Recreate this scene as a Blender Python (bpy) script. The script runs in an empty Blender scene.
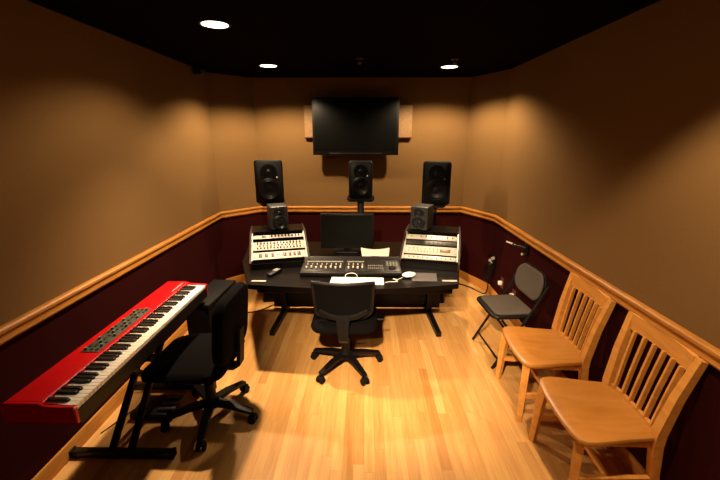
import bpy, bmesh, math, random
from mathutils import Vector, Matrix, Euler
random.seed(7)
C = bpy.context.scene.collection
PI = math.pi
R = math.radians

# ------------------------------------------------------------------ materials
def nt(name):
    m = bpy.data.materials.new(name); m.use_nodes = True
    t = m.node_tree; b = t.nodes['Principled BSDF']
    return m, t, b
def mat(name, col, rough=.5, metal=0.0, var=.12, scale=30, bump=0.0, bscale=200, spec=.5, coat=0.0):
    m, t, b = nt(name)
    tc = t.nodes.new('ShaderNodeTexCoord')
    n = t.nodes.new('ShaderNodeTexNoise'); n.inputs['Scale'].default_value = scale; n.inputs['Detail'].default_value = 4
    t.links.new(tc.outputs['Object'], n.inputs['Vector'])
    r = t.nodes.new('ShaderNodeValToRGB')
    a = [max(0, c*(1-var)) for c in col]; z = [min(1, c*(1+var)) for c in col]
    r.color_ramp.elements[0].position = .3; r.color_ramp.elements[1].position = .7
    r.color_ramp.elements[0].color = (*a, 1); r.color_ramp.elements[1].color = (*z, 1)
    t.links.new(n.outputs['Fac'], r.inputs['Fac']); t.links.new(r.outputs['Color'], b.inputs['Base Color'])
    b.inputs['Roughness'].default_value = rough; b.inputs['Metallic'].default_value = metal
    b.inputs['Specular IOR Level'].default_value = spec; b.inputs['Coat Weight'].default_value = coat
    if bump:
        n2 = t.nodes.new('ShaderNodeTexNoise'); n2.inputs['Scale'].default_value = bscale; n2.inputs['Detail'].default_value = 3
        t.links.new(tc.outputs['Object'], n2.inputs['Vector'])
        bp = t.nodes.new('ShaderNodeBump'); bp.inputs['Strength'].default_value = bump; bp.inputs['Distance'].default_value = .002
        t.links.new(n2.outputs['Fac'], bp.inputs['Height']); t.links.new(bp.outputs['Normal'], b.inputs['Normal'])
    return m
def wood(name, c1, c2, scale=(3, 40, 40), rough=.35, spec=.5):
    m, t, b = nt(name)
    tc = t.nodes.new('ShaderNodeTexCoord'); mp = t.nodes.new('ShaderNodeMapping'); mp.inputs['Scale'].default_value = scale
    n = t.nodes.new('ShaderNodeTexNoise'); n.inputs['Scale'].default_value = 1.0; n.inputs['Detail'].default_value = 5; n.inputs['Distortion'].default_value = .6
    r = t.nodes.new('ShaderNodeValToRGB'); r.color_ramp.elements[0].position = .32; r.color_ramp.elements[1].position = .68
    r.color_ramp.elements[0].color = (*c1, 1); r.color_ramp.elements[1].color = (*c2, 1)
    t.links.new(tc.outputs['Object'], mp.inputs['Vector']); t.links.new(mp.outputs['Vector'], n.inputs['Vector'])
    t.links.new(n.outputs['Fac'], r.inputs['Fac']); t.links.new(r.outputs['Color'], b.inputs['Base Color'])
    b.inputs['Roughness'].default_value = rough; b.inputs['Specular IOR Level'].default_value = spec
    return m
def floor_mat():
    m, t, b = nt('strip floor'); N = t.nodes; L = t.links
    tc = N.new('ShaderNodeTexCoord'); sp = N.new('ShaderNodeSeparateXYZ'); L.new(tc.outputs['Object'], sp.inputs[0])
    def mth(op, a, b_=None, c=None):
        n = N.new('ShaderNodeMath'); n.operation = op
        for i, v in enumerate((a, b_, c)):
            if v is None: continue
            if isinstance(v, (int, float)): n.inputs[i].default_value = v
            else: L.new(v, n.inputs[i])
        return n.outputs[0]
    X = mth('MULTIPLY', sp.outputs['X'], 1/.062); row = mth('FLOOR', X); fx = mth('FRACT', X)
    w1 = N.new('ShaderNodeTexWhiteNoise'); w1.noise_dimensions = '1D'; L.new(row, w1.inputs['W'])
    Y = mth('ADD', mth('MULTIPLY', sp.outputs['Y'], 1/.95), mth('MULTIPLY', w1.outputs['Value'], 7.3)); col = mth('FLOOR', Y); fy = mth('FRACT', Y)
    cb = N.new('ShaderNodeCombineXYZ'); L.new(row, cb.inputs[0]); L.new(col, cb.inputs[1])
    w2 = N.new('ShaderNodeTexWhiteNoise'); w2.noise_dimensions = '3D'; L.new(cb.outputs[0], w2.inputs['Vector'])
    ramp = N.new('ShaderNodeValToRGB'); e = ramp.color_ramp.elements
    e[0].color = (.47, .225, .062, 1); e[1].color = (.68, .405, .150, 1)
    k = e.new(.12); k.color = (.55, .285, .088, 1); k = e.new(.6); k.color = (.62, .34, .112, 1)
    L.new(w2.outputs['Value'], ramp.inputs['Fac'])
    mp2 = N.new('ShaderNodeMapping'); mp2.inputs['Scale'].default_value = (38, 2.4, 1)
    va = N.new('ShaderNodeVectorMath'); va.operation = 'ADD'; L.new(tc.outputs['Object'], va.inputs[0]); L.new(w2.outputs['Color'], va.inputs[1])
    L.new(va.outputs[0], mp2.inputs['Vector'])
    n = N.new('ShaderNodeTexNoise'); n.inputs['Scale'].default_value = 1; n.inputs['Detail'].default_value = 6; n.inputs['Distortion'].default_value = .8
    L.new(mp2.outputs['Vector'], n.inputs['Vector'])
    r2 = N.new('ShaderNodeValToRGB'); r2.color_ramp.elements[0].color = (.84, .76, .66, 1); r2.color_ramp.elements[1].color = (1.0, 1.0, 1.0, 1)
    r2.color_ramp.elements[0].position = .3; r2.color_ramp.elements[1].position = .58
    L.new(n.outputs['Fac'], r2.inputs['Fac'])
    mx = N.new('ShaderNodeMix'); mx.data_type = 'RGBA'; mx.blend_type = 'MULTIPLY'; mx.inputs['Factor'].default_value = 1
    L.new(ramp.outputs['Color'], mx.inputs['A']); L.new(r2.outputs['Color'], mx.inputs['B'])
    line = mth('MAXIMUM', mth('LESS_THAN', fx, .022), mth('LESS_THAN', fy, .0018))
    mx2 = N.new('ShaderNodeMix'); mx2.data_type = 'RGBA'; mx2.inputs['B'].default_value = (.40, .19, .05, 1)
    L.new(line, mx2.inputs['Factor']); L.new(mx.outputs['Result'], mx2.inputs['A'])
    L.new(mx2.outputs['Result'], b.inputs['Base Color'])
    n3 = N.new('ShaderNodeTexNoise'); n3.inputs['Scale'].default_value = 5; L.new(tc.outputs['Object'], n3.inputs['Vector'])
    mr = N.new('ShaderNodeMapRange'); mr.inputs['To Min'].default_value = .38; mr.inputs['To Max'].default_value = .52
    L.new(n3.outputs['Fac'], mr.inputs['Value']); L.new(mr.outputs['Result'], b.inputs['Roughness'])
    b.inputs['Specular IOR Level'].default_value = .22
    return m
def fabric_mat(name, col, weave=350):
    m, t, b = nt(name); N = t.nodes; L = t.links
    tc = N.new('ShaderNodeTexCoord')
    n = N.new('ShaderNodeTexNoise'); n.inputs['Scale'].default_value = weave; n.inputs['Detail'].default_value = 2
    n2 = N.new('ShaderNodeTexNoise'); n2.inputs['Scale'].default_value = 1.3; n2.inputs['Detail'].default_value = 5
    L.new(tc.outputs['Object'], n.inputs['Vector']); L.new(tc.outputs['Object'], n2.inputs['Vector'])
    ad = N.new('ShaderNodeMath'); ad.operation = 'MULTIPLY_ADD'; ad.inputs[1].default_value = .35
    L.new(n2.outputs['Fac'], ad.inputs[0]); L.new(n.outputs['Fac'], ad.inputs[2])
    r = N.new('ShaderNodeValToRGB'); r.color_ramp.elements[0].position = .45; r.color_ramp.elements[1].position = .95
    r.color_ramp.elements[0].color = (*[c*.88 for c in col], 1); r.color_ramp.elements[1].color = (*[c*1.12 for c in col], 1)
    L.new(ad.outputs[0], r.inputs['Fac']); L.new(r.outputs['Color'], b.inputs['Base Color'])
    bp = N.new('ShaderNodeBump'); bp.inputs['Strength'].default_value = .25; bp.inputs['Distance'].default_value = .001
    L.new(n.outputs['Fac'], bp.inputs['Height']); L.new(bp.outputs['Normal'], b.inputs['Normal'])
    b.inputs['Roughness'].default_value = .97; b.inputs['Specular IOR Level'].default_value = .04
    return m
def ceil_mat():
    m, t, b = nt('black ceiling tile'); N = t.nodes; L = t.links
    tc = N.new('ShaderNodeTexCoord')
    br = N.new('ShaderNodeTexBrick'); br.offset = 0; br.inputs['Brick Width'].default_value = .61; br.inputs['Row Height'].default_value = .61
    br.inputs['Scale'].default_value = 1; br.inputs['Mortar Size'].default_value = .012
    br.inputs['Color1'].default_value = (.002, .0013, .0018, 1); br.inputs['Color2'].default_value = (.0026, .0016, .002, 1); br.inputs['Mortar'].default_value = (.004, .003, .003, 1)
    L.new(tc.outputs['Object'], br.inputs['Vector']); L.new(br.outputs['Color'], b.inputs['Base Color'])
    b.inputs['Roughness'].default_value = .95; b.inputs['Specular IOR Level'].default_value = .02
    return m
def emit(name, col, s):
    m, t, b = nt(name)
    b.inputs['Base Color'].default_value = (*col, 1)
    b.inputs['Emission Color'].default_value = (*col, 1); b.inputs['Emission Strength'].default_value = s
    return m

FLOOR = floor_mat(); CEIL = ceil_mat()
TAN = fabric_mat('tan wall fabric', (.185, .106, .040)); MAROON = fabric_mat('maroon wall fabric', (.026, .0032, .0034))
TRIM = wood('oak trim', (.38, .15, .026), (.52, .225, .042), (6, 6, 90), .45, .3)
CHWOOD = wood('oak chair', (.56, .24, .045), (.70, .33, .072), (25, 4, 25), .4)  # frame oak made lighter than the seat; light from the left painted in
SEATW = wood('oak seat', (.35, .135, .020), (.44, .180, .030), (4, 22, 4), .36)
BLK = mat('black plastic', (.0035, .003, .0035), .45, spec=.22)
BLKM = mat('black metal', (.0045, .0045, .0045), .4, .0, spec=.25)
BLKF = fabric_mat('black fabric', (.003, .0025, .0025), 500)
BLKF.node_tree.nodes['Principled BSDF'].inputs['Specular IOR Level'].default_value = .05
DESK = mat('black laminate', (.0025, .0018, .0018), .3, spec=.12)
DBROWN = mat('dark mahogany panel', (.012, .003, .0025), .5, spec=.3)
RUB = mat('rubber', (.004, .004, .004), .7, spec=.15)
GREYF = fabric_mat('grey seat fabric', (.085, .07, .058), 500)
RED = mat('red lacquer', (.52, .002, .006), .3, spec=.2, var=.05)
WKEY = mat('ivory key', (.92, .86, .76), .3, var=.03)
BKEY = mat('ebony key', (.010, .009, .009), .35)
PANEL = mat('dark olive panel', (.055, .062, .045), .5)
KNOBG = mat('grey knob', (.17, .18, .15), .5)
SILVER = mat('brushed silver', (.55, .50, .45), .4, .3, var=.06)
CREAM = mat('cream faceplate', (.44, .40, .35), .5, var=.04)
DGREY = mat('dark grey panel', (.025, .023, .022), .45)
WHITE = mat('white plastic', (.85, .83, .80), .4, var=.02)
PAD = mat('grey mouse pad', (.085, .075, .078), .8)
SCREEN = mat('screen glass', (.003, .0035, .003), .35, spec=.15)
CONE = mat('speaker cone', (.007, .0075, .009), .35, spec=.35)
CAB = mat('speaker cabinet', (.0035, .0035, .004), .5, spec=.25, bump=.2)
SCAB = mat('small speaker cabinet', (.015, .014, .015), .5)
REDM = mat('dark red meter', (.055, .006, .005), .4)
AMBER = mat('amber window', (.16, .06, .02), .4)
BOARD = mat('tan board', (.26, .15, .06), .7)
LEDGE = mat('brown ledge', (.10, .025, .012), .5)
BLKWIN = mat('black control', (.02, .015, .012), .4)
GREENL = mat('green lens', (.25, .45, .06), .4)
LAMP = emit('lamp diffuser', (1, .86, .66), 4)
PINK = mat('off white card', (.50, .41, .36), .6, var=.02)

# ------------------------------------------------------------------ mesh helper
class MB:
    def __init__(s): s.bm = bmesh.new()
    def _x(s, vs, M):
        if M is not None: bmesh.ops.transform(s.bm, matrix=M, verts=vs)
    def box(s, c, d, rot=(0, 0, 0), bev=0.0, seg=2, M=None):
        r = bmesh.ops.create_cube(s.bm, size=1); vs = r['verts']
        bmesh.ops.scale(s.bm, vec=d, verts=vs)
        if bev > 0:
            es = list({e for v in vs for e in v.link_edges})
            q = bmesh.ops.bevel(s.bm, geom=es, offset=min(bev, min(d)*.45), segments=seg, profile=.5, affect='EDGES')
            vs = list({v for f in q['faces'] for v in f.verts} | {v for v in vs if v.is_valid})
            seen = set(vs); st = list(vs)
            while st:
                v = st.pop()
                for e in v.link_edges:
                    o = e.other_vert(v)
                    if o not in seen: seen.add(o); st.append(o)
            vs = list(seen)
        T = Matrix.Translation(c) @ Euler(rot).to_matrix().to_4x4()
        s._x(vs, T if M is None else M @ T); return s
    def cyl(s, a, b, r1, r2=None, n=20, M=None):
        a = Vector(a); b = Vector(b); r2 = r1 if r2 is None else r2
        d = b-a; L = d.length
        q = bmesh.ops.create_cone(s.bm, cap_ends=True, segments=n, radius1=r1, radius2=r2, depth=L)
        T = Matrix.Translation((a+b)/2) @ d.to_track_quat('Z', 'Y').to_matrix().to_4x4()
        s._x(q['verts'], T if M is None else M @ T); return s
    def ball(s, c, r, sc=(1, 1, 1), n=16):
        q = bmesh.ops.create_uvsphere(s.bm, u_segments=n, v_segments=max(6, n//2), radius=r)
        s._x(q['verts'], Matrix.Translation(c) @ Matrix.Diagonal((*sc, 1))); return s
    def sweep(s, pts, w, h=None, n=8, closed=False, square=False, taper=None):
        """tube through pts; w/h radii; taper: list of factors"""
        h = w if h is None else h
        P = [Vector(p) for p in pts]; m = len(P); rings = []
        up = Vector((0, 0, 1)); prev = None
        for i, p in enumerate(P):
            if closed: t = (P[(i+1) % m]-P[i-1])
            elif i == 0: t = P[1]-P[0]
            elif i == m-1: t = P[-1]-P[-2]
            else: t = (P[i+1]-P[i]).normalized()+(P[i]-P[i-1]).normalized()
            t.normalize()
            if prev is None:
                x = t.cross(up)
                if x.length < .01: x = t.cross(Vector((0, 1, 0)))
            else: x = prev-t*prev.dot(t)
            x.normalize(); prev = x; y = t.cross(x)
            k = taper[i] if taper else 1
            if square:
                cs = [(-1, -1), (1, -1), (1, 1), (-1, 1)]
                rings.append([s.bm.verts.new(p+x*a*w*k+y*b*h*k) for a, b in cs])
            else:
                rings.append([s.bm.verts.new(p+x*math.cos(2*PI*j/n)*w*k+y*math.sin(2*PI*j/n)*h*k) for j in range(n)])
        q = len(rings[0])
        for i in range(m if closed else m-1):
            A = rings[i]; B = rings[(i+1) % m]
            for j in range(q): s.bm.faces.new((A[j], A[(j+1) % q], B[(j+1) % q], B[j]))
        if not closed:
            s.bm.faces.new(rings[0][::-1]); s.bm.faces.new(rings[-1])
        return s
    def prism(s, poly, z0, z1, axis='z', M=None):
        def P(a, b, z):
            return {'z': (a, b, z), 'x': (z, a, b), 'y': (a, z, b)}[axis]
        A = [s.bm.verts.new(P(a, b, z0)) for a, b in poly]; B = [s.bm.verts.new(P(a, b, z1)) for a, b in poly]
        n = len(A); s.bm.faces.new(A); s.bm.faces.new(B)
        for i in range(n): s.bm.faces.new((A[i], A[(i+1) % n], B[(i+1) % n], B[i]))
        s._x(A+B, M); return s
    def lathe(s, prof, n=28, M=None):
        """prof: (r, z) pairs around z"""
        rings = []; allv = []
        for r, z in prof:
            if r < 1e-5: g = [s.bm.verts.new((0, 0, z))]
            else: g = [s.bm.verts.new((r*math.cos(2*PI*j/n), r*math.sin(2*PI*j/n), z)) for j in range(n)]
            rings.append(g); allv += g
        for A, B in zip(rings, rings[1:]):
            for j in range(n):
                k = (j+1) % n
                if len(A) == 1 and len(B) == 1: continue
                if len(A) == 1: s.bm.faces.new((A[0], B[j], B[k]))
                elif len(B) == 1: s.bm.faces.new((A[j], A[k], B[0]))
                else: s.bm.faces.new((A[j], A[k], B[k], B[j]))
        s._x(allv, M); return s
    def pad(s, outline, z0, z1, rnd=.015, top=None, nr=7):
        """cushion/seat body from a closed plan outline; top(u,x,y) gives extra height"""
        n = len(outline); cx = sum(p[0] for p in outline)/n; cy = sum(p[1] for p in outline)/n
        def ring(f, z, extra=False):
            o = []
            for x, y in outline:
                X = cx+(x-cx)*f; Y = cy+(y-cy)*f
                o.append(s.bm.verts.new((X, Y, z+(top(f, X, Y) if (top and extra) else 0))))
            return o
        size = max(abs(p[0]-cx) for p in outline)
        g = rnd/size; rings = [ring(.5, z0), ring(1-g, z0), ring(1-.3*g, z0+rnd*.3), ring(1, z0+rnd), ring(1, z1-rnd, True), ring(1-.3*g, z1-rnd*.3, True), ring(1-g, z1, True)]
        for i in range(nr-1, 0, -1): rings.append(ring((1-g)*i/nr, z1, True))
        for A, B in zip(rings, rings[1:]):
            for j in range(n): s.bm.faces.new((A[j], A[(j+1) % n], B[(j+1) % n], B[j]))
        c = s.bm.verts.new((cx, cy, z1+(top(0, cx, cy) if top else 0)))
        for j in range(n): s.bm.faces.new((rings[-1][j], rings[-1][(j+1) % n], c))
        s.bm.faces.new(rings[0][::-1]); return s
    def build(s, name, m, parent=None, smooth=True):
        bmesh.ops.recalc_face_normals(s.bm, faces=s.bm.faces[:])
        me = bpy.data.meshes.new(name); s.bm.to_mesh(me); s.bm.free()
        if smooth:
            for p in me.polygons: p.use_smooth = True
            try: me.set_sharp_from_angle(angle=R(38))
            except Exception: pass
        me.materials.append(m)
        o = bpy.data.objects.new(name, me); C.objects.link(o)
        if parent: o.parent = parent
        return o
def tag(o, label=None, cat=None, group=None, kind=None):
    if label: o['label'] = label
    if cat: o['category'] = cat
    if group: o['group'] = group
    if kind: o['kind'] = kind
    return o
def thing(name, label, cat, loc=(0, 0, 0), rot=(0, 0, 0), group=None):
    o = bpy.data.objects.new(name, None); C.objects.link(o); o.empty_display_size = .1
    o.location = loc; o.rotation_euler = rot
    return tag(o, label, cat, group)
def dup(root, loc=None, rot=None, label=None, parent=None):
    r = root.copy(); C.objects.link(r)
    if parent: r.parent = parent
    if loc: r.location = loc
    if rot: r.rotation_euler = rot
    if label: r['label'] = label
    for ch in list(root.children): dup(ch, parent=r)
    return r
def rrect(x0, x1, y0, y1, r, n=6):
    o = []
    for cx, cy, a in ((x1-r, y1-r, 0), (x0+r, y1-r, 90), (x0+r, y0+r, 180), (x1-r, y0+r, 270)):
        for i in range(n+1):
            t = R(a+90*i/n); o.append((cx+r*math.cos(t), cy+r*math.sin(t)))
    return o

# ------------------------------------------------------------------ the room
H = 2.46
PTS = [(-1.71, -2.6), (-1.71, 4.33), (-1.33, 4.73), (1.24, 4.73), (1.49, 4.20), (1.49, -2.6)]
NAMES = ['left', 'left_corner', 'back', 'right_corner', 'right', 'front']
def inward(i):
    a = Vector(PTS[i]); b = Vector(PTS[(i+1) % 6]); d = (b-a).normalized()
    return Vector((d.y, -d.x))
def miter(i):
    n1 = inward(i-1); n2 = inward(i); m = (n1+n2); m = m/(m.dot(n1)); return m
def strip(i, prof, mb):
    """sweep a closed profile [(inset, z)] along wall i with mitred ends"""
    a = Vector(PTS[i]); b = Vector(PTS[(i+1) % 6]); ma = miter(i); mbb = miter((i+1) % 6)
    A = [mb.bm.verts.new(((a+ma*d).x, (a+ma*d).y, z)) for d, z in prof]
    B = [mb.bm.verts.new(((b+mbb*d).x, (b+mbb*d).y, z)) for d, z in prof]
    n = len(prof)
    for j in range(n): mb.bm.faces.new((A[j], A[(j+1) % n], B[(j+1) % n], B[j]))
    mb.bm.faces.new(A); mb.bm.faces.new(B[::-1])
for i, nm in enumerate(NAMES):
    mb = MB(); strip(i, [(0, .88), (-.12, .88), (-.12, H), (0, H)], mb)
    k = len(mb.bm.faces); strip(i, [(0, 0), (-.12, 0), (-.12, .88), (0, .88)], mb)
    w = mb.build('wall_'+nm, TAN, smooth=False); w.data.materials.append(MAROON)
    for p in w.data.polygons:
        if p.index >= k: p.material_index = 1
    tag(w, kind='structure')
    mb = MB(); strip(i, [(-.005, .858), (.012, .858), (.016, .866), (.024, .872), (.020, .884), (.021, .905), (.030, .915), (.030, .928), (.022, .936), (-.005, .938)], mb)
    tag(mb.build('trim_%d' % (i+1), TRIM), kind='structure')
    mb = MB(); strip(i, [(-.005, 0), (.016, 0), (.016, .082), (.010, .094), (-.005, .097)], mb)
    tag(mb.build('baseboard_'+nm, TRIM), kind='structure')
tag(MB().box((-.1, 1.1, -.05), (3.8, 7.8, .1)).build('floor', FLOOR, smooth=False), kind='structure')
tag(MB().box((-.1, 1.1, H+.05), (3.8, 7.8, .1)).build('ceiling', CEIL, smooth=False), kind='structure')

# ceiling fittings
def downlight(x, y, label, wide, narrow, aim=None, nsize=92, wsize=143):
    t = thing('recessed_light', label, 'ceiling light', (x, y, H), group='round recessed ceiling lights')
    MB().lathe([(.080, -.001), (.094, -.001), (.094, -.004), (.086, -.006), (.080, -.004)]).build('trim_ring', BLK, t)
    MB().lathe([(0, -.005), (.080, -.005), (.080, -.001), (0, -.001)]).build('diffuser', LAMP, t)
    for e, size, bl in ((wide, wsize, .45), (narrow, nsize, 1.0)):
        if not e: continue
        l = bpy.data.lights.new('downlight', 'SPOT'); l.energy = e; l.color = LCOL; l.shadow_soft_size = .05
        l.spot_size = R(size); l.spot_blend = bl
        o = bpy.data.objects.new('downlight', l); C.objects.link(o); o.parent = t; o.location = (0, 0, -.012)
        if aim: o.rotation_euler = (Vector(aim)-Vector((x, y, H))).to_track_quat('-Z', 'Y').to_euler()
    return t
LCOL = (1, .72, .44)
downlight(-.92, 2.55, 'round ceiling light nearest the camera in view, above the left chair and piano', 78, 350)
downlight(-.94, 3.95, 'small round ceiling light above the left monitor speaker', 255, 0)
downlight(.83, 4.03, 'small round ceiling light above the right monitor speaker', 225, 0)
downlight(.83, 1.15, 'round ceiling light above the nearer wooden chair, beyond the top of the view', 190, 0, (1.30, 1.35, 0), wsize=98)
downlight(.35, 1.35, 'round ceiling light over the open floor, beyond the top of the view', 0, 8)
downlight(-.28, -.05, 'tilted round ceiling light behind the camera aimed at the floor before the desk', 0, 2300, (.42, 3.35, 0), 42)
def sprinkler(x, y, label):
    t = thing('sprinkler_head', label, 'sprinkler', (x, y, H), group='ceiling sprinkler heads')
    MB().lathe([(0, 0), (.035, 0), (.033, -.006), (.012, -.010), (.010, -.03), (0, -.03)], 18).build('escutcheon', DGREY, t)
    MB().cyl((0, 0, -.03), (0, 0, -.045), .016, .016).build('deflector', KNOBG, t)
sprinkler(-.05, 3.62, 'small sprinkler head on black ceiling ahead of the television')
sprinkler(.80, 3.66, 'small sprinkler head on black ceiling next to the right ceiling light')
t = thing('corner_bracket', 'small dark sensor on a bracket high in the left wall corner', 'sensor', (-1.70, 4.02, 2.42))
MB().box((.012, 0, 0), (.02, .06, .06), bev=.003).build('wall_plate', BLK, t)
MB().cyl((.02, 0, 0), (.07, -.02, -.01), .008).build('arm', BLK, t)
MB().box((.085, -.025, -.01), (.05, .06, .05), (0, .2, -.3), bev=.01).build('sensor_body', DGREY, t)

# ------------------------------------------------------------------ television and board
t = thing('wall_board', 'wide tan board with dark lower ledge fixed behind the television', 'board', (-.083, 4.73, 1.78))
MB().box((0, -.012, .19), (1.29, .02, .37), bev=.003).build('panel', BOARD, t)
MB().box((0, -.03, .004), (1.29, .055, .012), bev=.002).build('ledge', LEDGE, t)
t = thing('television', 'black flat wall-mounted television above the centre speaker', 'television', (-.11, 4.54, 1.585))
MB().box((0, .02, .32), (1.005, .05, .645), bev=.008).build('case', BLK, t)
MB().box((0, -.0065, .335), (.955, .004, .57), bev=.001).build('screen', SCREEN, t)
MB().box((0, -.004, .012), (.62, .03, .022), bev=.006).build('speaker_bar', BLK, t)
MB().box((0, .1, .34), (.30, .115, .28), bev=.004).build('wall_mount', BLKM, t)

# ------------------------------------------------------------------ studio desk
DC = -.085
desk = thing('studio_desk', 'wide black studio desk with a slanted rack bay at each side', 'desk', (0, 0, 0))
outline = [(-.87, 2.575), (-.70, 2.555), (-.45, 2.525), (-.25, 2.50), (DC, 2.495), (.10, 2.50), (.30, 2.53), (.52, 2.565), (.70, 2.60), (.83, 3.12), (.98, 3.62), (.90, 3.76), (-1.07, 3.76), (-1.17, 3.62), (-1.07, 3.10)]
m_ = MB(); m_.prism(outline, .702, .74)
bmesh.ops.bevel(m_.bm, geom=[e for e in m_.bm.edges if abs(e.verts[0].co.z-e.verts[1].co.z) < 1e-4], offset=.006, segments=2, affect='EDGES')
m_.build('desktop', DESK, desk)
MB().box((DC, 3.715, .36), (1.78, .02, .68)).build('modesty_panel', DBROWN, desk)
for sx in (-1, 1):
    x = DC+sx*.755
    m_ = MB(); m_.box((x, 3.60, .35), (.05, .09, .70), bev=.005)
    m_.build('leg', BLKM, desk)
    m_ = MB(); m_.sweep([(x-sx*.01, 3.70, .03), (x, 3.55, .03), (x+sx*.02, 3.12, .028)], .026, .024, square=True, taper=[1, 1, .9])
    m_.build('foot', BLKM, desk)
MB().box((-.66, 2.93, .645), (.40, .34, .112), bev=.01).build('drawer', DESK, desk)
MB().box((.50, 2.93, .645), (.40, .34, .112), bev=.01).build('drawer', DESK, desk)
MB().box((DC, 3.0, .682), (.70, .5, .038)).build('keyboard_tray', DBROWN, desk)
BAY = []
for sx, cx, cy, yaw in ((-1, -.705, 2.965, R(14)), (1, .535, 2.955, R(-13))):
    M = Matrix.Translation((cx, cy, 0)) @ Matrix.Rotation(yaw, 4, 'Z') @ Matrix.Diagonal((.95, 1, 1, 1))
    BAY.append((M, yaw))
    prof = [(-.03, .741), (-.03, .80), (.0, .815), (.345, .968), (.60, .968), (.60, .741)]
    for s_ in (-1, 1):
        MB().prism(prof, s_*.251-.009, s_*.251+.009, 'x', M).build('side_panel', DBROWN, desk)
    MB().box((0, .47, .958), (.483, .25, .018), M=M).build('top_shelf', DESK, desk)
    MB().box((0, .592, .845), (.483, .012, .20), M=M).build('back_panel', DESK, desk)
    MB().box((0, -.02, .765), (.483, .014, .045), M=M).build('front_lip', DESK, desk)
    for s_ in (-1, 1):
        MB().sweep([M @ Vector((s_*.238, .004, .806)), M @ Vector((s_*.238, .338, .954))], .004, .004, square=True).build('rack_rail', SILVER, desk)
# nameplates on the desktop ends
MB().box((-.80, 2.64, .7425), (.11, .022, .004)).build('metal_plate', SILVER, desk)
MB().box((.645, 2.665, .7425), (.11, .022, .004)).build('metal_plate', SILVER, desk)

# rack units: local x across, y up the slope, z out of the face
TILT = math.atan2(.153, .345)
def rack_unit(side, y0, h, label, face, draw):
    M, yaw = BAY[0 if side < 0 else 1]
    base = M @ Vector((0, .004+y0*math.cos(TILT), .806+y0*math.sin(TILT)))
    t = thing('rack_unit', label, 'audio rack unit', base, Euler((TILT, 0, yaw)), 'rack units in the desk bays')
    t.scale = (.95, 1, 1)
    MB().box((0, h/2, -.022), (.455, h-.004, .04)).build('chassis', BLKM, t)
    MB().box((0, h/2, .001), (.464, h-.003, .004), bev=.001).build('faceplate', face, t)
    draw(t, h)
    for sx in (-1, 1):
        for yy in (.2, .8):
            MB().cyl((sx*.222, h*yy, .002), (sx*.222, h*yy, .0055), .004, n=8).build('screw', BLKM, t)
    return t
def knobrow(t, y, xs, r=.007, m=BLKWIN, hgt=.014, name='knob'):
    src = None
    for x in xs:
        if src is None:
            src = MB().cyl((0, 0, 0), (0, 0, hgt), r, r*.85, n=12).build(name, m, t); src.location = (x, y, .003)
        else:
            c = src.copy(); C.objects.link(c); c.parent = t; c.location = (x, y, .003)
def win(t, x, y, w, h, m, name='meter_window'):
    MB().box((x, y, .0045), (w, h, .004), bev=.0008).build(name, m, t)
def fr(a, b, n): return [a+(b-a)*i/(n-1) for i in range(n)]
def d1(t, h):
    for i, (x, w, m) in enumerate(((-.165, .030, BLKWIN), (-.115, .028, REDM), (-.062, .022, REDM), (.045, .028, REDM), (.090, .026, REDM), (.130, .022, BLKWIN), (.170, .030, REDM))):
        win(t, x, h*.52, w, h*.52, m)
    knobrow(t, h*.5, (-.02, .0, .02), .005, SILVER)
def d2(t, h):
    knobrow(t, h*.76, fr(-.19, .19, 14), .0085, BLKWIN); knobrow(t, h*.48, fr(-.17, .19, 12), .007, AMBER); knobrow(t, h*.2, fr(-.19, .19, 14), .0075, BLKWIN)
def d3(t, h):
    knobrow(t, h*.5, fr(-.06, .19, 9), .008, BLKWIN); win(t, -.13, h*.5, .045, h*.5, BLKWIN, 'display_window')
def d4(t, h):
    knobrow(t, h*.5, fr(-.18, .18, 10), .0045, BLKWIN, .008)
def d5(t, h):
    knobrow(t, h*.65, fr(-.19, .06, 8), .006, SILVER); win(t, .13, h*.5, .09, h*.35, AMBER, 'display_window'); knobrow(t, h*.3, fr(-.19, .06, 10), .004, BLKWIN, .006, 'button')
def d6(t, h):
    win(t, -.19, h*.6, .03, h*.3, GREENL, 'green_lamp'); knobrow(t, h*.5, fr(-.1, .19, 7), .005, BLKWIN)
rack_unit(-1, .010, .092, 'silver rack unit with dark red meter windows, lowest in left bay', CREAM, d1)
rack_unit(-1, .128, .112, 'cream rack unit crowded with rows of small knobs, middle of left bay', CREAM, d2)
rack_unit(-1, .284, .050, 'thin silver rack unit with single knob row, top of left bay', SILVER, d3)
rack_unit(1, .004, .050, 'thin silver rack unit with small knobs, lowest in right bay', SILVER, d4)
rack_unit(1, .072, .108, 'tall bright cream rack unit in the middle of right bay', CREAM, d5)
rack_unit(1, .196, .060, 'narrow dark grey rack unit above the tall cream one, right bay', DGREY, d4)
rack_unit(1, .268, .066, 'silver rack unit with green lamp at top of right bay', SILVER, d6)

# ------------------------------------------------------------------ monitor, console, keyboard, mouse
t = thing('computer_monitor', 'black computer monitor standing on the desk between the rack bays', 'monitor', (-.165, 3.42, .7405))
MB().box((0, 0, .20), (.50, .03, .335), bev=.006).build('case', BLK, t)
MB().box((0, -.0165, .205), (.475, .003, .295)).build('screen', mat('monitor glass', (.004, .0045, .0036), .4, spec=.08), t)
MB().box((0, .035, .10), (.07, .03, .19), bev=.006).build('neck', BLK, t)
MB().pad(rrect(-.12, .12, -.07, .11, .03), 0, .012, .004).build('stand_base', BLK, t)

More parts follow.
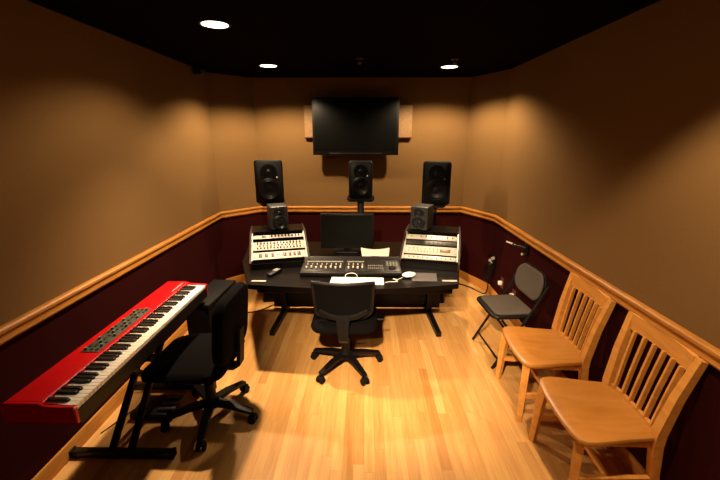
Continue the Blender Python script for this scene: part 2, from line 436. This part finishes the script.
t = thing('mixing_controller', 'dark mixing control surface with rows of white-capped faders on desk', 'mixing console', (-.108, 2.745, .741), (R(4), 0, 0))
MB().box((0, .15, .018), (.80, .30, .03), bev=.006).build('chassis', BLK, t)
MB().prism([(.255, .030), (.30, .030), (.30, .052), (.285, .052)], -.40, .40, 'x').build('meter_bridge', BLK, t)
for x0, x1, nm in ((-.385, -.055, 'fader_panel'), (-.045, .115, 'fader_panel'), (.125, .265, 'display_panel'), (.275, .388, 'transport_panel')):
    MB().box(((x0+x1)/2, .14, .0345), (x1-x0, .23, .003), bev=.001).build(nm, mat('panel face', (.014, .012, .011), .4, spec=.2) if nm != 'transport_panel' else DGREY, t)
fs = None
for i, x in enumerate(fr(-.355, -.085, 8)+fr(-.02, .09, 4)):
    y = .075+(.012 if i % 2 else 0)
    if fs is None: fs = MB().box((0, 0, .011), (.014, .018, .016), bev=.003).build('fader_cap', CREAM, t); fs.location = (x, y, .036)
    else: c = fs.copy(); C.objects.link(c); c.parent = t; c.location = (x, y, .036)
ks = None
for x in fr(-.355, -.085, 8)+fr(-.02, .09, 4):
    for y, in ((.155,),):
        if ks is None: ks = MB().cyl((0, 0, 0), (0, 0, .010), .0055, .005, n=10).build('knob', CREAM, t); ks.location = (x, y, .036)
        else: c = ks.copy(); C.objects.link(c); c.parent = t; c.location = (x, y, .036)
MB().box((-.22, .215, .0375), (.30, .018, .003)).build('label_strip', KNOBG, t)
MB().box((.035, .215, .0375), (.14, .014, .003)).build('label_strip', KNOBG, t)
bs = None
for x in fr(.14, .25, 8):
    for y in (.08, .13):
        if bs is None: bs = MB().box((0, 0, .003), (.010, .008, .005)).build('button', KNOBG, t); bs.location = (x, y, .036)
        else: c = bs.copy(); C.objects.link(c); c.parent = t; c.location = (x, y, .036)
MB().cyl((.33, .08, .036), (.33, .08, .048), .030, .027, n=24).build('jog_wheel', BLK, t)
bs2 = None
for x in fr(.295, .37, 4):
    for y in (.14, .17, .20):
        if bs2 is None: bs2 = MB().box((0, 0, .003), (.014, .012, .006)).build('button', KNOBG, t); bs2.location = (x, y, .036)
        else: c = bs2.copy(); C.objects.link(c); c.parent = t; c.location = (x, y, .036)

t = thing('computer_keyboard', 'white slim computer keyboard at front edge of desk', 'keyboard', (-.055, 2.595, .7405), (0, 0, R(-1)))
MB().box((0, .04, .008), (.40, .115, .014), bev=.004).build('tray', WHITE, t)
kb = MB()
for r_ in range(5):
    for c_ in range(20):
        kb.box((-.183+.0193*c_, .0+.020*r_, .017), (.0165, .017, .006), bev=.0015, seg=1)
kb.build('keys', WHITE, t)
t = thing('computer_mouse', 'white computer mouse resting at edge of grey pad', 'mouse', (.345, 2.74, .7405), (0, 0, R(-70)))
MB().ball((0, 0, .016), .03, (1.15, 1.9, .65), 20).build('body', WHITE, t)
MB().box((0, .02, .033), (.006, .012, .006), bev=.002).build('scroll_wheel', PAD, t)
t.location.z = .747
tag(MB().pad([(.335+.11*math.cos(0), 2.70)]*0+[(.36, 2.66), (.55, 2.655), (.575, 2.83), (.375, 2.84)], .7405, .7425, .0008, nr=2).build('mouse_pad', PAD), 'grey rectangular mouse pad on right side of desktop', 'mouse pad')
def cable(name, pts, r, m, label, cat='cable'):
    P = [Vector(p) for p in pts]; out = []
    for i in range(len(P)-1):
        p0 = P[max(0, i-1)]; p1 = P[i]; p2 = P[i+1]; p3 = P[min(len(P)-1, i+2)]
        for k in range(8):
            u = k/8
            out.append(.5*((2*p1)+(-p0+p2)*u+(2*p0-5*p1+4*p2-p3)*u*u+(-p0+3*p1-3*p2+p3)*u**3))
    out.append(P[-1])
    return tag(MB().sweep(out, r, n=6).build(name, m), label, cat)
cable('mouse_cable', [(.295, 2.725, .744), (.25, 2.685, .744), (.22, 2.70, .744), (.25, 2.645, .744), (.19, 2.635, .744), (.155, 2.62, .744)], .0022, WHITE, 'thin white cable looping between white keyboard and mouse')
cable('keyboard_cable', [(-.15, 2.695, .7435), (-.145, 2.718, .765), (-.12, 2.722, .778), (-.085, 2.722, .778), (-.06, 2.718, .765), (-.055, 2.695, .7435)], .0022, WHITE, 'short white cable loop lying behind the white keyboard')
# curved white tray under the monitor
t = thing('document_tray', 'small off-white curved tray beside foot of computer monitor', 'tray', (.095, 3.17, .7405))
cv = []
for i in range(13):
    u = -1+2*i/12; cv.append((u*.13, .02*u*u*-1+.04))
poly = [(x*.86, y-.055+.0) for x, y in cv]
m_ = MB(); A = []; 
for i, (x, y) in enumerate(cv):
    u = x/.13
    A.append([m_.bm.verts.new(p) for p in ((x*.88, -.035-.015*u*u, .046-.012*u*u), (x, .07+.01*u*u, .074+.014*u*u), (x, .074+.01*u*u, .070+.014*u*u), (x*.88, -.031-.015*u*u, .041-.012*u*u))])
for P, Q in zip(A, A[1:]):
    for j in range(4): m_.bm.faces.new((P[j], P[(j+1) % 4], Q[(j+1) % 4], Q[j]))
m_.bm.faces.new(A[0]); m_.bm.faces.new(A[-1][::-1])
m_.build('tray', PINK, t)
MB().prism([(-.025, .0), (.085, .0), (.085, .060), (.06, .054), (-.025, .022)], -.095, .095, 'x').build('base', BLK, t)
t = thing('desk_phone', 'small dark grey handset lying on left side of desktop', 'handset', (-.72, 2.80, .7405), (0, 0, R(-22)))
MB().box((0, 0, .013), (.055, .15, .024), bev=.008).build('body', BLK, t)
MB().box((0, .03, .0258), (.038, .055, .002)).build('display', KNOBG, t)

# ------------------------------------------------------------------ speakers
def speaker_parts(t, w, h, d, cabm, big=True):
    # front at y=0 facing -y, base at z=0
    m_ = MB(); o = rrect(-w/2, w/2, 0, h, .03 if big else .01, 5)
    fy = [(0.0, .93), (.012, 1.0), (.03, 1.0), (d, .90 if big else 1.0)]
    rings = []
    for y, f in fy:
        rings.append([m_.bm.verts.new((x*f, y-(.014*(1-(2*x/w)**2) if (y < .03 and big) else 0), h/2+(z-h/2)*f)) for x, z in o])
    n = len(o)
    for A, B in zip(rings, rings[1:]):
        for j in range(n): m_.bm.faces.new((A[j], A[(j+1) % n], B[(j+1) % n], B[j]))
    m_.bm.faces.new(rings[0]); m_.bm.faces.new(rings[-1][::-1])
    m_.build('cabinet', cabm, t)
    X = Matrix.Rotation(R(90), 4, 'X')
    yo = -.016 if big else -.001
    rw = w*.36; zc = h*.34
    MB().lathe([(rw*1.08, 0), (rw*1.08, .006), (rw*.97, .010), (rw*.88, .006), (rw*.80, .009), (rw*.72, .004), (rw*.3, .001), (rw*.28, .008), (0, .014)], 32, Matrix.Translation((0, yo, zc)) @ X).build('woofer', CONE, t)
    zt = h*.73; rt = w*.2
    MB().lathe([(rt*1.5, 0), (rt*1.5, .004), (rt*1.3, .006), (rt*.6, .002), (rt*.5, .002), (rt*.3, .010), (0, .013)], 28, Matrix.Translation((0, yo, zt)) @ X).build('tweeter', CONE, t)
def big_speaker(x, y, z, yaw, label, w=.29, h=.45, tweet=True):
    t = thing('monitor_speaker', label, 'speaker', (x, y, z), (0, 0, yaw), 'large monitor speakers')
    speaker_parts(t, w, h, .30, CAB)
    MB().ball((w*.28, -.008, h*.60), .009, n=12).build('glint_dot', SILVER, t)  # silver ball standing in for the light's highlight on the tweeter
    return t
big_speaker(-1.00, 3.93, 1.112, R(12), 'large black monitor speaker on a stand, left of the television')
big_speaker(-.045, 4.02, 1.150, 0, 'black centre speaker on a pole directly below the television', .255, .40)
big_speaker(.745, 3.93, 1.100, R(-10), 'large black monitor speaker on a stand, right of the television')
def stand(x, y, z, yaw, label, pl=(.30, .30)):
    t = thing('speaker_stand', label, 'speaker stand', (x, y, 0), (0, 0, yaw), 'speaker stands behind the desk')
    MB().pad(rrect(-.17, .17, -.15, .17, .03), 0, .02, .004).build('base_plate', BLKM, t)
    MB().box((0, .03, z/2), (.075, .075, z-.05), bev=.01).build('pole', BLKM, t)
    MB().prism([(-pl[0]/2, z-.004), (pl[0]/2, z-.004), (pl[0]/2-.03, z-.030), (-pl[0]/2+.03, z-.030)], -.10, .18, 'y').build('top_plate', BLKM, t)
stand(-1.00, 4.03, 1.108, R(12), 'black post stand carrying the left large speaker', (.26, .3))
stand(-.045, 4.10, 1.146, 0, 'black post stand carrying the centre speaker behind computer monitor')
stand(.745, 4.03, 1.096, R(-10), 'black post stand carrying the right large speaker', (.26, .3))
def small_speaker(M, x, y, yaw, label):
    p = M @ Vector((x, y, .9685))
    t = thing('desktop_speaker', label, 'speaker', p, (0, 0, yaw), 'small speakers on the rack bays')
    speaker_parts(t, .165, .218, .18, SCAB, False)
small_speaker(BAY[0][0], .02, .375, R(22), 'small dark grey speaker on top of the left rack bay')
small_speaker(BAY[1][0], -.135, .36, R(-26), 'small dark grey speaker on top of the right rack bay')

# ------------------------------------------------------------------ stage piano
PX0, PX1 = -1.388, -1.098     # back and front edge
PY0, PY1 = 1.190, 2.440
piano = thing('stage_piano', 'red stage piano with full row of black and ivory keys along left wall', 'piano', (0, 0, 0))
# body profile in x,z (swept along y)
bp = [(PX0, .778), (PX0, .806), (-1.378, .817), (-1.245, .817), (-1.236, .812), (-1.236, .778)]
m_ = MB(); m_.prism([(a, b) for a, b in bp], PY0+.0185, PY1-.0185, 'y'); m_.build('body', RED, piano)
m_ = MB(); m_.prism([(PX0+.003, .712), (PX0+.003, .777), (-1.106, .777), (-1.106, .712)], PY0+.0185, PY1-.0185, 'y'); m_.build('key_bed', BLK, piano)
for y0, y1 in ((PY0, PY0+.018), (PY1-.018, PY1)):
    cap = [(PX0-.003, .728), (PX0-.003, .807), (-1.378, .818), (-1.245, .818), (-1.225, .806), (-1.114, .802), (-1.104, .797), (-1.104, .728)]
    m_ = MB(); m_.prism(cap, y0, y1, 'y')
    bmesh.ops.bevel(m_.bm, geom=[e for e in m_.bm.edges if abs(e.verts[0].co.y-e.verts[1].co.y) < 1e-4], offset=.003, segments=2, affect='EDGES')
    m_.build('end_block', RED, piano)
ky0 = PY0+.0195; ky1 = PY1-.0195; kw = (ky1-ky0)/52
ws = MB().box((.063, 0, .0115), (.126, kw-.0012, .021), bev=.0016, seg=1).build('white_key', WKEY, piano)
ws.location = (-1.236, ky0+kw/2, .7775)
for i in range(1, 52):
    c = ws.copy(); C.objects.link(c); c.parent = piano; c.location = (-1.236, ky0+kw*(i+.5), .7775)
# bass end is the far end for a player sitting at +x facing -x: player's left is -y
pc = ['A', 'B', 'C', 'D', 'E', 'F', 'G']
bsrc = None
for i in range(51):
    if pc[i % 7] in ('A', 'C', 'D', 'F', 'G'):
        y = ky0+kw*(i+1)
        if bsrc is None:
            m_ = MB(); m_.prism([(0, 0), (.083, 0), (.081, .006), (.075, .0115), (0, .0125)], -.0055, .0055, 'y')
            bsrc = m_.build('black_key', BKEY, piano); bsrc.location = (-1.236, y, .8005)
        else:
            c = bsrc.copy(); C.objects.link(c); c.parent = piano; c.location = (-1.236, y, .8005)
cp = MB().box((-1.298, 1.775, .8185), (.085, .46, .003), bev=.001).build('control_panel', PANEL, piano)
kk = None; bb = None
random.seed(3)
for i in range(14):
    for j in range(3):
        x = -1.325+.027*j; y = 1.565+.0325*i
        if (i+j) % 3 == 0:
            if kk is None: kk = MB().cyl((0, 0, 0), (0, 0, .012), .008, .007, n=12).build('knob', KNOBG, cp); kk.location = (x, y, .820)
            else: c = kk.copy(); C.objects.link(c); c.parent = cp; c.location = (x, y, .820)
        elif (i*2+j) % 4:
            if bb is None: bb = MB().box((0, 0, .002), (.010, .014, .004), bev=.001, seg=1).build('button', BLKWIN, cp); bb.location = (x, y, .820)
            else: c = bb.copy(); C.objects.link(c); c.parent = cp; c.location = (x, y, .820)
lt = MB()
for i in range(11): lt.box((-1.262, 2.265+.014*i, .8176), (.010, .009 if i % 3 else .005, .0012))
lt.build('lettering', CREAM, piano, smooth=False)

t = thing('piano_stand', 'black metal X-frame stand under the red stage piano', 'keyboard stand', (-1.40, 2.0, 0))
def stf(y):
    m_ = MB(); m_.box((-.0, y, .028), (.57, .042, .042), bev=.006); return m_.build('foot', BLKM, t)
stf(-.25); stf(.36)
for y in (-.25, .36):
    for s_ in (-1, 1): MB().box((s_*.295, y, .027), (.022, .052, .052), bev=.008).build('end_cap', RUB, t)
for dx in (-.06, .05):
    MB().sweep([(dx, -.25, .04), (dx, .38, .655)], .018, .012, square=True).build('brace', BLKM, t)
for dx in (-.022, .012):
    MB().sweep([(dx, .36, .04), (dx, -.27, .655)], .012, .012, square=True).build('brace', BLKM, t)
MB().cyl((-.085, .055, .34), (.08, .055, .34), .016).build('pivot_bolt', BLKM, t)
for y in (-.27, .38):
    MB().box((.12, y, .670), (.33, .036, .030), bev=.005).build('support_arm', BLKM, t)

t = thing('sustain_pedal', 'low black pedal unit on floor under the stage piano', 'pedal', (-1.42, 2.14, 0), (0, 0, 0))
MB().box((0, 0, .022), (.24, .20, .04), bev=.008).build('base', BLK, t)
for y in (-.055, 0, .055): MB().box((.11, y, .052), (.12, .030, .016), (0, R(-6), 0), bev=.006).build('pedal_lever', DGREY, t)
cable('pedal_cable', [(-1.54, 2.14, .02), (-1.57, 2.12, .006), (-1.61, 2.02, .0045), (-1.65, 1.92, .0045)], .0035, RUB, 'black cable trailing from the pedal unit to the left baseboard')
t = thing('equipment_case', 'low black case standing between stage piano and desk', 'case', (-1.235, 2.79, 0), (0, 0, R(-4)))
MB().box((0, 0, .295), (.19, .50, .53), bev=.012).build('body', BLK, t)
MB().box((0, 0, .578), (.20, .51, .034), bev=.010).build('lid', RUB, t)
MB().box((.0965, 0, .38), (.012, .12, .03), bev=.005).build('handle', DGREY, t)
for sx in (-1, 1):
    for sy in (-1, 1): MB().cyl((sx*.07, sy*.21, 0), (sx*.07, sy*.21, .03), .018).build('foot', RUB, t)

# ------------------------------------------------------------------ office chairs
def office_chair(name, label, loc, heading, base_rot, kind):
    """local front is +x"""
    t = thing(name, label, 'office chair', loc, (0, 0, heading), 'swivel office chairs')
    for k in range(5):
        a = base_rot-heading+2*PI*k/5; d = Vector((math.cos(a), math.sin(a), 0)); p = Vector((-d.y, d.x, 0))
        MB().sweep([d*.02+Vector((0, 0, .115)), d*.14+Vector((0, 0, .108)), d*.285+Vector((0, 0, .078))], .030, .016, square=True, taper=[1, .85, .62]).build('base_leg', BLK, t)
        c = d*.285
        cs = MB()
        for s_ in (-1, 1): cs.cyl(c+p*(s_*.010)+Vector((0, 0, .026)), c+p*(s_*.026)+Vector((0, 0, .026)), .026, n=18)
        cs.cyl(c+Vector((0, 0, .045)), c+Vector((0, 0, .078)), .009, n=10)
        cs.box(c+Vector((0, 0, .045)), (.045, .045, .022), (0, 0, a), bev=.006)
        cs.build('caster', RUB, t)
    MB().lathe([(0, .085), (.048, .085), (.050, .13), (.034, .14), (.034, .26), (.022, .262), (.022, .40), (0, .40)], 24).build('gas_lift', BLKM, t)
    MB().box((0, 0, .405), (.22, .18, .035), bev=.01).build('seat_plate', BLKM, t)
    top = lambda f, x, y: .018*(1-f*f)-.02*max(0, (x-.15)/.1)
    MB().pad(rrect(-.27, .22, -.245, .245, .10) if kind == 'mesh' else rrect(-.19, .31, -.26, .26, .10), .423, .485, .030, top).build('seat', BLKF, t)
    MB().sweep([(.04, -.02, .395), (.04, -.30, .40), (.04, -.30, .405)], .006, n=8).build('adjust_lever', BLK, t)
    if kind == 'mesh':
        zb, zt, w = .505, .822, .425
        bk = []; nx, nz = 14, 12
        def wid(u):   # half width vs height fraction
            return w/2*(math.sin(min(1, (u*.97+.03)*3.6)*PI/2)**.6)*(.92+.08*u)
        def pos(s, u):
            hw = wid(u) if u > 0 else .03
            x = -.245-.05*u+.045*(s*s)+.02*math.sin(u*PI)
            return Vector((x, s*hw, zb+(zt-zb)*u))
        m_ = MB(); F = [[m_.bm.verts.new(pos(-1+2*i/nx, j/nz)) for i in range(nx+1)] for j in range(nz+1)]
        G = [[m_.bm.verts.new(pos(-1+2*i/nx, j/nz)+Vector((.022, 0, 0))) for i in range(nx+1)] for j in range(nz+1)]
        for j in range(nz):
            for i in range(nx):
                m_.bm.faces.new((F[j][i], F[j][i+1], F[j+1][i+1], F[j+1][i])); m_.bm.faces.new((G[j][i], G[j+1][i], G[j+1][i+1], G[j][i+1]))
            m_.bm.faces.new((F[j][0], F[j+1][0], G[j+1][0], G[j][0])); m_.bm.faces.new((F[j][nx], G[j][nx], G[j+1][nx], F[j+1][nx]))
        for i in range(nx):
            m_.bm.faces.new((F[0][i], G[0][i], G[0][i+1], F[0][i+1])); m_.bm.faces.new((F[nz][i], F[nz][i+1], G[nz][i+1], G[nz][i]))
        m_.build('backrest', BLKF, t)
        loop = [pos(-1, j/nz) for j in range(nz+1)]+[pos(-1+2*i/nx, 1) for i in range(1, nx)]+[pos(1, j/nz) for j in range(nz, -1, -1)]+[pos(-1+2*i/nx, 0) for i in range(nx-1, 0, -1)]
        MB().sweep([p+Vector((.004, 0, 0)) for p in loop], .014, n=8, closed=True).build('back_rim', BLK, t)
        MB().sweep([pos(-.86, .28)+Vector((-.016, 0, 0)), pos(-.5, .2)+Vector((-.024, 0, 0)), pos(0, .15)+Vector((-.022, 0, 0)), pos(.5, .2)+Vector((-.024, 0, 0)), pos(.86, .28)+Vector((-.016, 0, 0))], .014, .022, n=8).build('lumbar_bar', BLK, t)
        MB().sweep([(-.285, 0, .60), (-.300, 0, .50), (-.30, 0, .41), (-.25, 0, .365), (-.12, 0, .36), (-.04, 0, .385)], .045, .014, square=True, taper=[1.1, .9, .75, .7, .7, .7]).build('back_support', BLK, t)
    else:
        zb, zt, w = .48, .90, .44
        m_ = MB(); top2 = lambda f, x, y: .022*(1-f*f)
        m_.pad(rrect(0, zt-zb, -w/2, w/2, .09), 0, .075, .03, top2)
        # stand it up: local x -> up, z -> forward
        M = Matrix(((-.10, 0, 1, -.205), (0, 1, 0, 0), (1, 0, .10, zb), (0, 0, 0, 1)))
        bmesh.ops.transform(m_.bm, matrix=M, verts=m_.bm.verts[:])
        m_.build('backrest', BLKF, t)
        MB().sweep([(-.237, 0, .66), (-.228, 0, .52), (-.22, 0, .42), (-.18, 0, .392), (-.06, 0, .392)], .036, .012, square=True).build('back_support', BLK, t)
    return t
office_chair('office_chair', 'black swivel chair with mesh back, rolled up to middle of desk', (-.150, 2.665, 0), R(90), R(15), 'mesh')
office_chair('office_chair', 'black padded swivel chair facing the red stage piano', (-1.005, 2.085, 0), R(178), R(62), 'padded')

# ------------------------------------------------------------------ wooden chairs
def wood_chair(label, loc, yaw):
    t = thing('wooden_chair', label, 'chair', loc, (0, 0, yaw), 'oak slat-back chairs')
    # plan outline, front +x
    o = []
    prof = [(.215, 0), (.213, .10), (.205, .17), (.192, .215), (.165, .234), (.12, .238), (.05, .228), (-.05, .212), (-.12, .204), (-.165, .198), (-.195, .19), (-.205, .17), (-.207, .10), (-.207, 0)]
    o = prof+[(x, -y) for x, y in prof[-2:0:-1]]
    def top(f, x, y):
        d = -.016*max(0, 1-((x+.03)/.17)**2-((abs(y)-.085)/.10)**2)
        return d+(-.010*max(0, (x-.13)/.08))
    MB().pad(o, .405, .440, .012, top, nr=12).build('seat', SEATW, t)
    for s_ in (-1, 1):
        MB().sweep([(.165, s_*.185, .408), (.172, s_*.196, .28), (.180, s_*.212, 0)], .0205, .0205, square=True, taper=[1.1, 1, .72]).build('leg', CHWOOD, t)
        # rear leg continuing into the back post
        MB().sweep([(-.255, s_*.190, 0), (-.205, s_*.186, .22), (-.185, s_*.185, .40), (-.186, s_*.187, .46), (-.215, s_*.199, .66), (-.262, s_*.213, .868)], .0205, .018, square=True, taper=[.85, 1, 1.15, 1.15, 1, .85]).build('leg', CHWOOD, t)
    def bent(z, x, w, hz, th, name, bow=.03):
        pts = [(x-bow*(1-(u*u)), u*w, z) for u in (-1, -.75, -.5, -.25, 0, .25, .5, .75, 1)]
        return MB().sweep(pts, th, hz, square=True).build(name, CHWOOD, t)
    bent(.828, -.252, .196, .044, .011, 'crest_rail', .022)
    bent(.447, -.187, .170, .010, .010, 'lower_rail', .012)
    for i in range(6):
        u = -1+2*(i+.5)/6
        y0 = u*.166; y1 = u*.182
        b0 = -.189-.012*(1-u*u); b1 = -.247-.022*(1-u*u)
        MB().sweep([(b0+.003, y0, .452), ((b0+b1)/2+.006, (y0+y1)/2, .63), (b1+.008, y1, .79)], .006, .0115, square=True).build('slat', CHWOOD, t)
    for s_ in (-1, 1):
        MB().sweep([(.174, s_*.200, .185), (-.21, s_*.186, .185)], .011, .015, square=True).build('stretcher', CHWOOD, t)
    MB().sweep([(-.0, -.188, .185), (-.0, .188, .185)], .013, .011, square=True).build('stretcher', CHWOOD, t)
    MB().box((.150, 0, .388), (.016, .34, .034)).build('apron', CHWOOD, t)
    for s_ in (-1, 1): MB().box((-.01, s_*.178, .388), (.30, .016, .034), (0, 0, 0)).build('apron', CHWOOD, t)
    return t
wc = wood_chair('oak slat-back chair nearest the camera, at right edge under the chair rail', (1.205, 1.675, 0), R(178))
wc.scale = (1, 1.06, 1.0)
dup(wc, (1.205, 2.285, 0), (0, 0, R(178)), 'oak slat-back chair between the nearer oak chair and grey folding chair')

# ------------------------------------------------------------------ folding chair
t = thing('folding_chair', 'black metal folding chair with grey padded seat and back', 'folding chair', (1.175, 2.86, 0), (0, 0, R(184)))
MB().pad(rrect(-.165, .195, -.205, .205, .06), .425, .452, .010, lambda f, x, y: .0).build('seat_frame', BLK, t)
MB().pad(rrect(-.15, .165, -.18, .18, .05), .450, .468, .008, lambda f, x, y: .006*(1-f*f)).build('seat_pad', GREYF, t)
m_ = MB(); m_.pad(rrect(0, .225, -.205, .205, .10), 0, .022, .008, lambda f, x, y: -.0)
Mx = Matrix(((-.20, 0, 1, -.162), (0, 1, 0, 0), (1, 0, .2, .545), (0, 0, 0, 1)))
bmesh.ops.transform(m_.bm, matrix=Mx, verts=m_.bm.verts[:])
for v in m_.bm.verts: v.co.x += .35*v.co.y**2
m_.build('backrest', GREYF, t)
m_ = MB(); m_.pad(rrect(-.006, .231, -.213, .213, .10), 0, .010, .004, None)
Mx = Matrix(((-.20, 0, 1, -.173), (0, 1, 0, 0), (1, 0, .2, .545), (0, 0, 0, 1)))
bmesh.ops.transform(m_.bm, matrix=Mx, verts=m_.bm.verts[:])
for v in m_.bm.verts: v.co.x += .35*v.co.y**2
m_.build('back_shell', BLK, t)
for s_ in (-1, 1):
    MB().sweep([(-.20, s_*.222, .70), (-.10, s_*.222, .50), (.17, s_*.222, .012)], .011, .011).build('leg', BLKM, t)
    MB().sweep([(.12, s_*.200, .42), (-.19, s_*.200, .012)], .010, .010).build('leg', BLKM, t)
MB().cyl((.13, -.222, .09), (.13, .222, .09), .007).build('cross_bar', BLKM, t)
MB().cyl((-.14, -.200, .08), (-.14, .200, .08), .007).build('cross_bar', BLKM, t)

# ------------------------------------------------------------------ right wall fittings and cables
t = thing('wall_hanger', 'black hanger arm with chrome tip mounted below the right chair rail', 'wall hanger', (1.49, 3.30, .80), (0, 0, R(180)))
MB().box((.008, 0, 0), (.016, .07, .11), bev=.004).build('wall_plate', BLK, t)
MB().cyl((.016, 0, .01), (.10, -.10, .02), .012).build('arm', BLKM, t)
MB().cyl((.085, -.075, .02), (.125, -.185, .022), .009).build('chrome_tip', SILVER, t)
MB().ball((.03, -.03, -.055), .014).build('knob', SILVER, t)
t = thing('cable_hook', 'black cables hanging from a silver wall clip near right corner', 'cable hook', (1.475, 4.10, .42), (0, 0, R(200)))
MB().box((.01, 0, 0), (.02, .12, .16), bev=.004).build('bracket', BLK, t)
MB().box((.03, .025, .04), (.02, .05, .035), (R(30), 0, 0), bev=.005).build('clip', SILVER, t)
MB().box((.03, -.01, -.01), (.02, .06, .03), (R(-40), 0, 0), bev=.005).build('clip', SILVER, t)
for r_, dz, dx in ((.10, -.11, .045), (.085, -.12, .060), (.11, -.14, .072)):
    MB().sweep([(dx, r_*.55*math.cos(a), dz+r_*math.sin(a)) for a in [2*PI*k/20 for k in range(20)]], .006, n=6, closed=True).build('cable_coil', RUB, t)
def outlet(y, z, label):
    t = thing('wall_socket', label, 'wall socket', (1.49, y, z), (0, 0, R(180)), 'wall sockets on the right wall')
    MB().box((.004, 0, 0), (.008, .07, .115), bev=.002).build('cover_plate', LEDGE, t)
    MB().box((.026, 0, .0), (.036, .042, .040), bev=.006).build('plug', WHITE, t)
outlet(3.80, .27, 'low wall socket with white plug beside the corner cables')
outlet(3.47, .27, 'low wall socket with white plug behind the grey folding chair')
cable('floor_cable', [(.95, 4.55, .008), (1.15, 4.45, .008), (1.30, 4.30, .008), (1.40, 4.12, .008), (1.42, 4.05, .09), (1.43, 4.08, .20)], .007, RUB, 'black cable running on floor along right baseboard to the corner')
cable('power_cable', [(-1.42, 3.55, .006), (-1.27, 3.58, .006), (-1.12, 3.64, .006), (-1.0, 3.78, .006), (-.90, 3.85, .006)], .006, RUB, 'black cable lying on floor left of the desk')

# ------------------------------------------------------------------ camera
f, H_ = 375.0, 1.8
p = math.atan((240-136)/f); yaw = math.atan(5/f*math.cos(p))
cam = bpy.data.cameras.new('camera'); co = bpy.data.objects.new('camera', cam); C.objects.link(co)
co.location = (0, 0, H_); co.rotation_euler = (R(90)-p, 0, yaw)
cam.sensor_width = 36; cam.lens = 36*f/720; cam.clip_start = .02
bpy.context.scene.camera = co
w = bpy.data.worlds.new('world'); bpy.context.scene.world = w; w.use_nodes = True
w.node_tree.nodes['Background'].inputs['Color'].default_value = (0, 0, 0, 1)
vs = bpy.context.scene.view_settings
vs.view_transform = 'Standard'; vs.look = 'None'; vs.gamma = 1; vs.use_curve_mapping = False; vs.exposure = 0.0
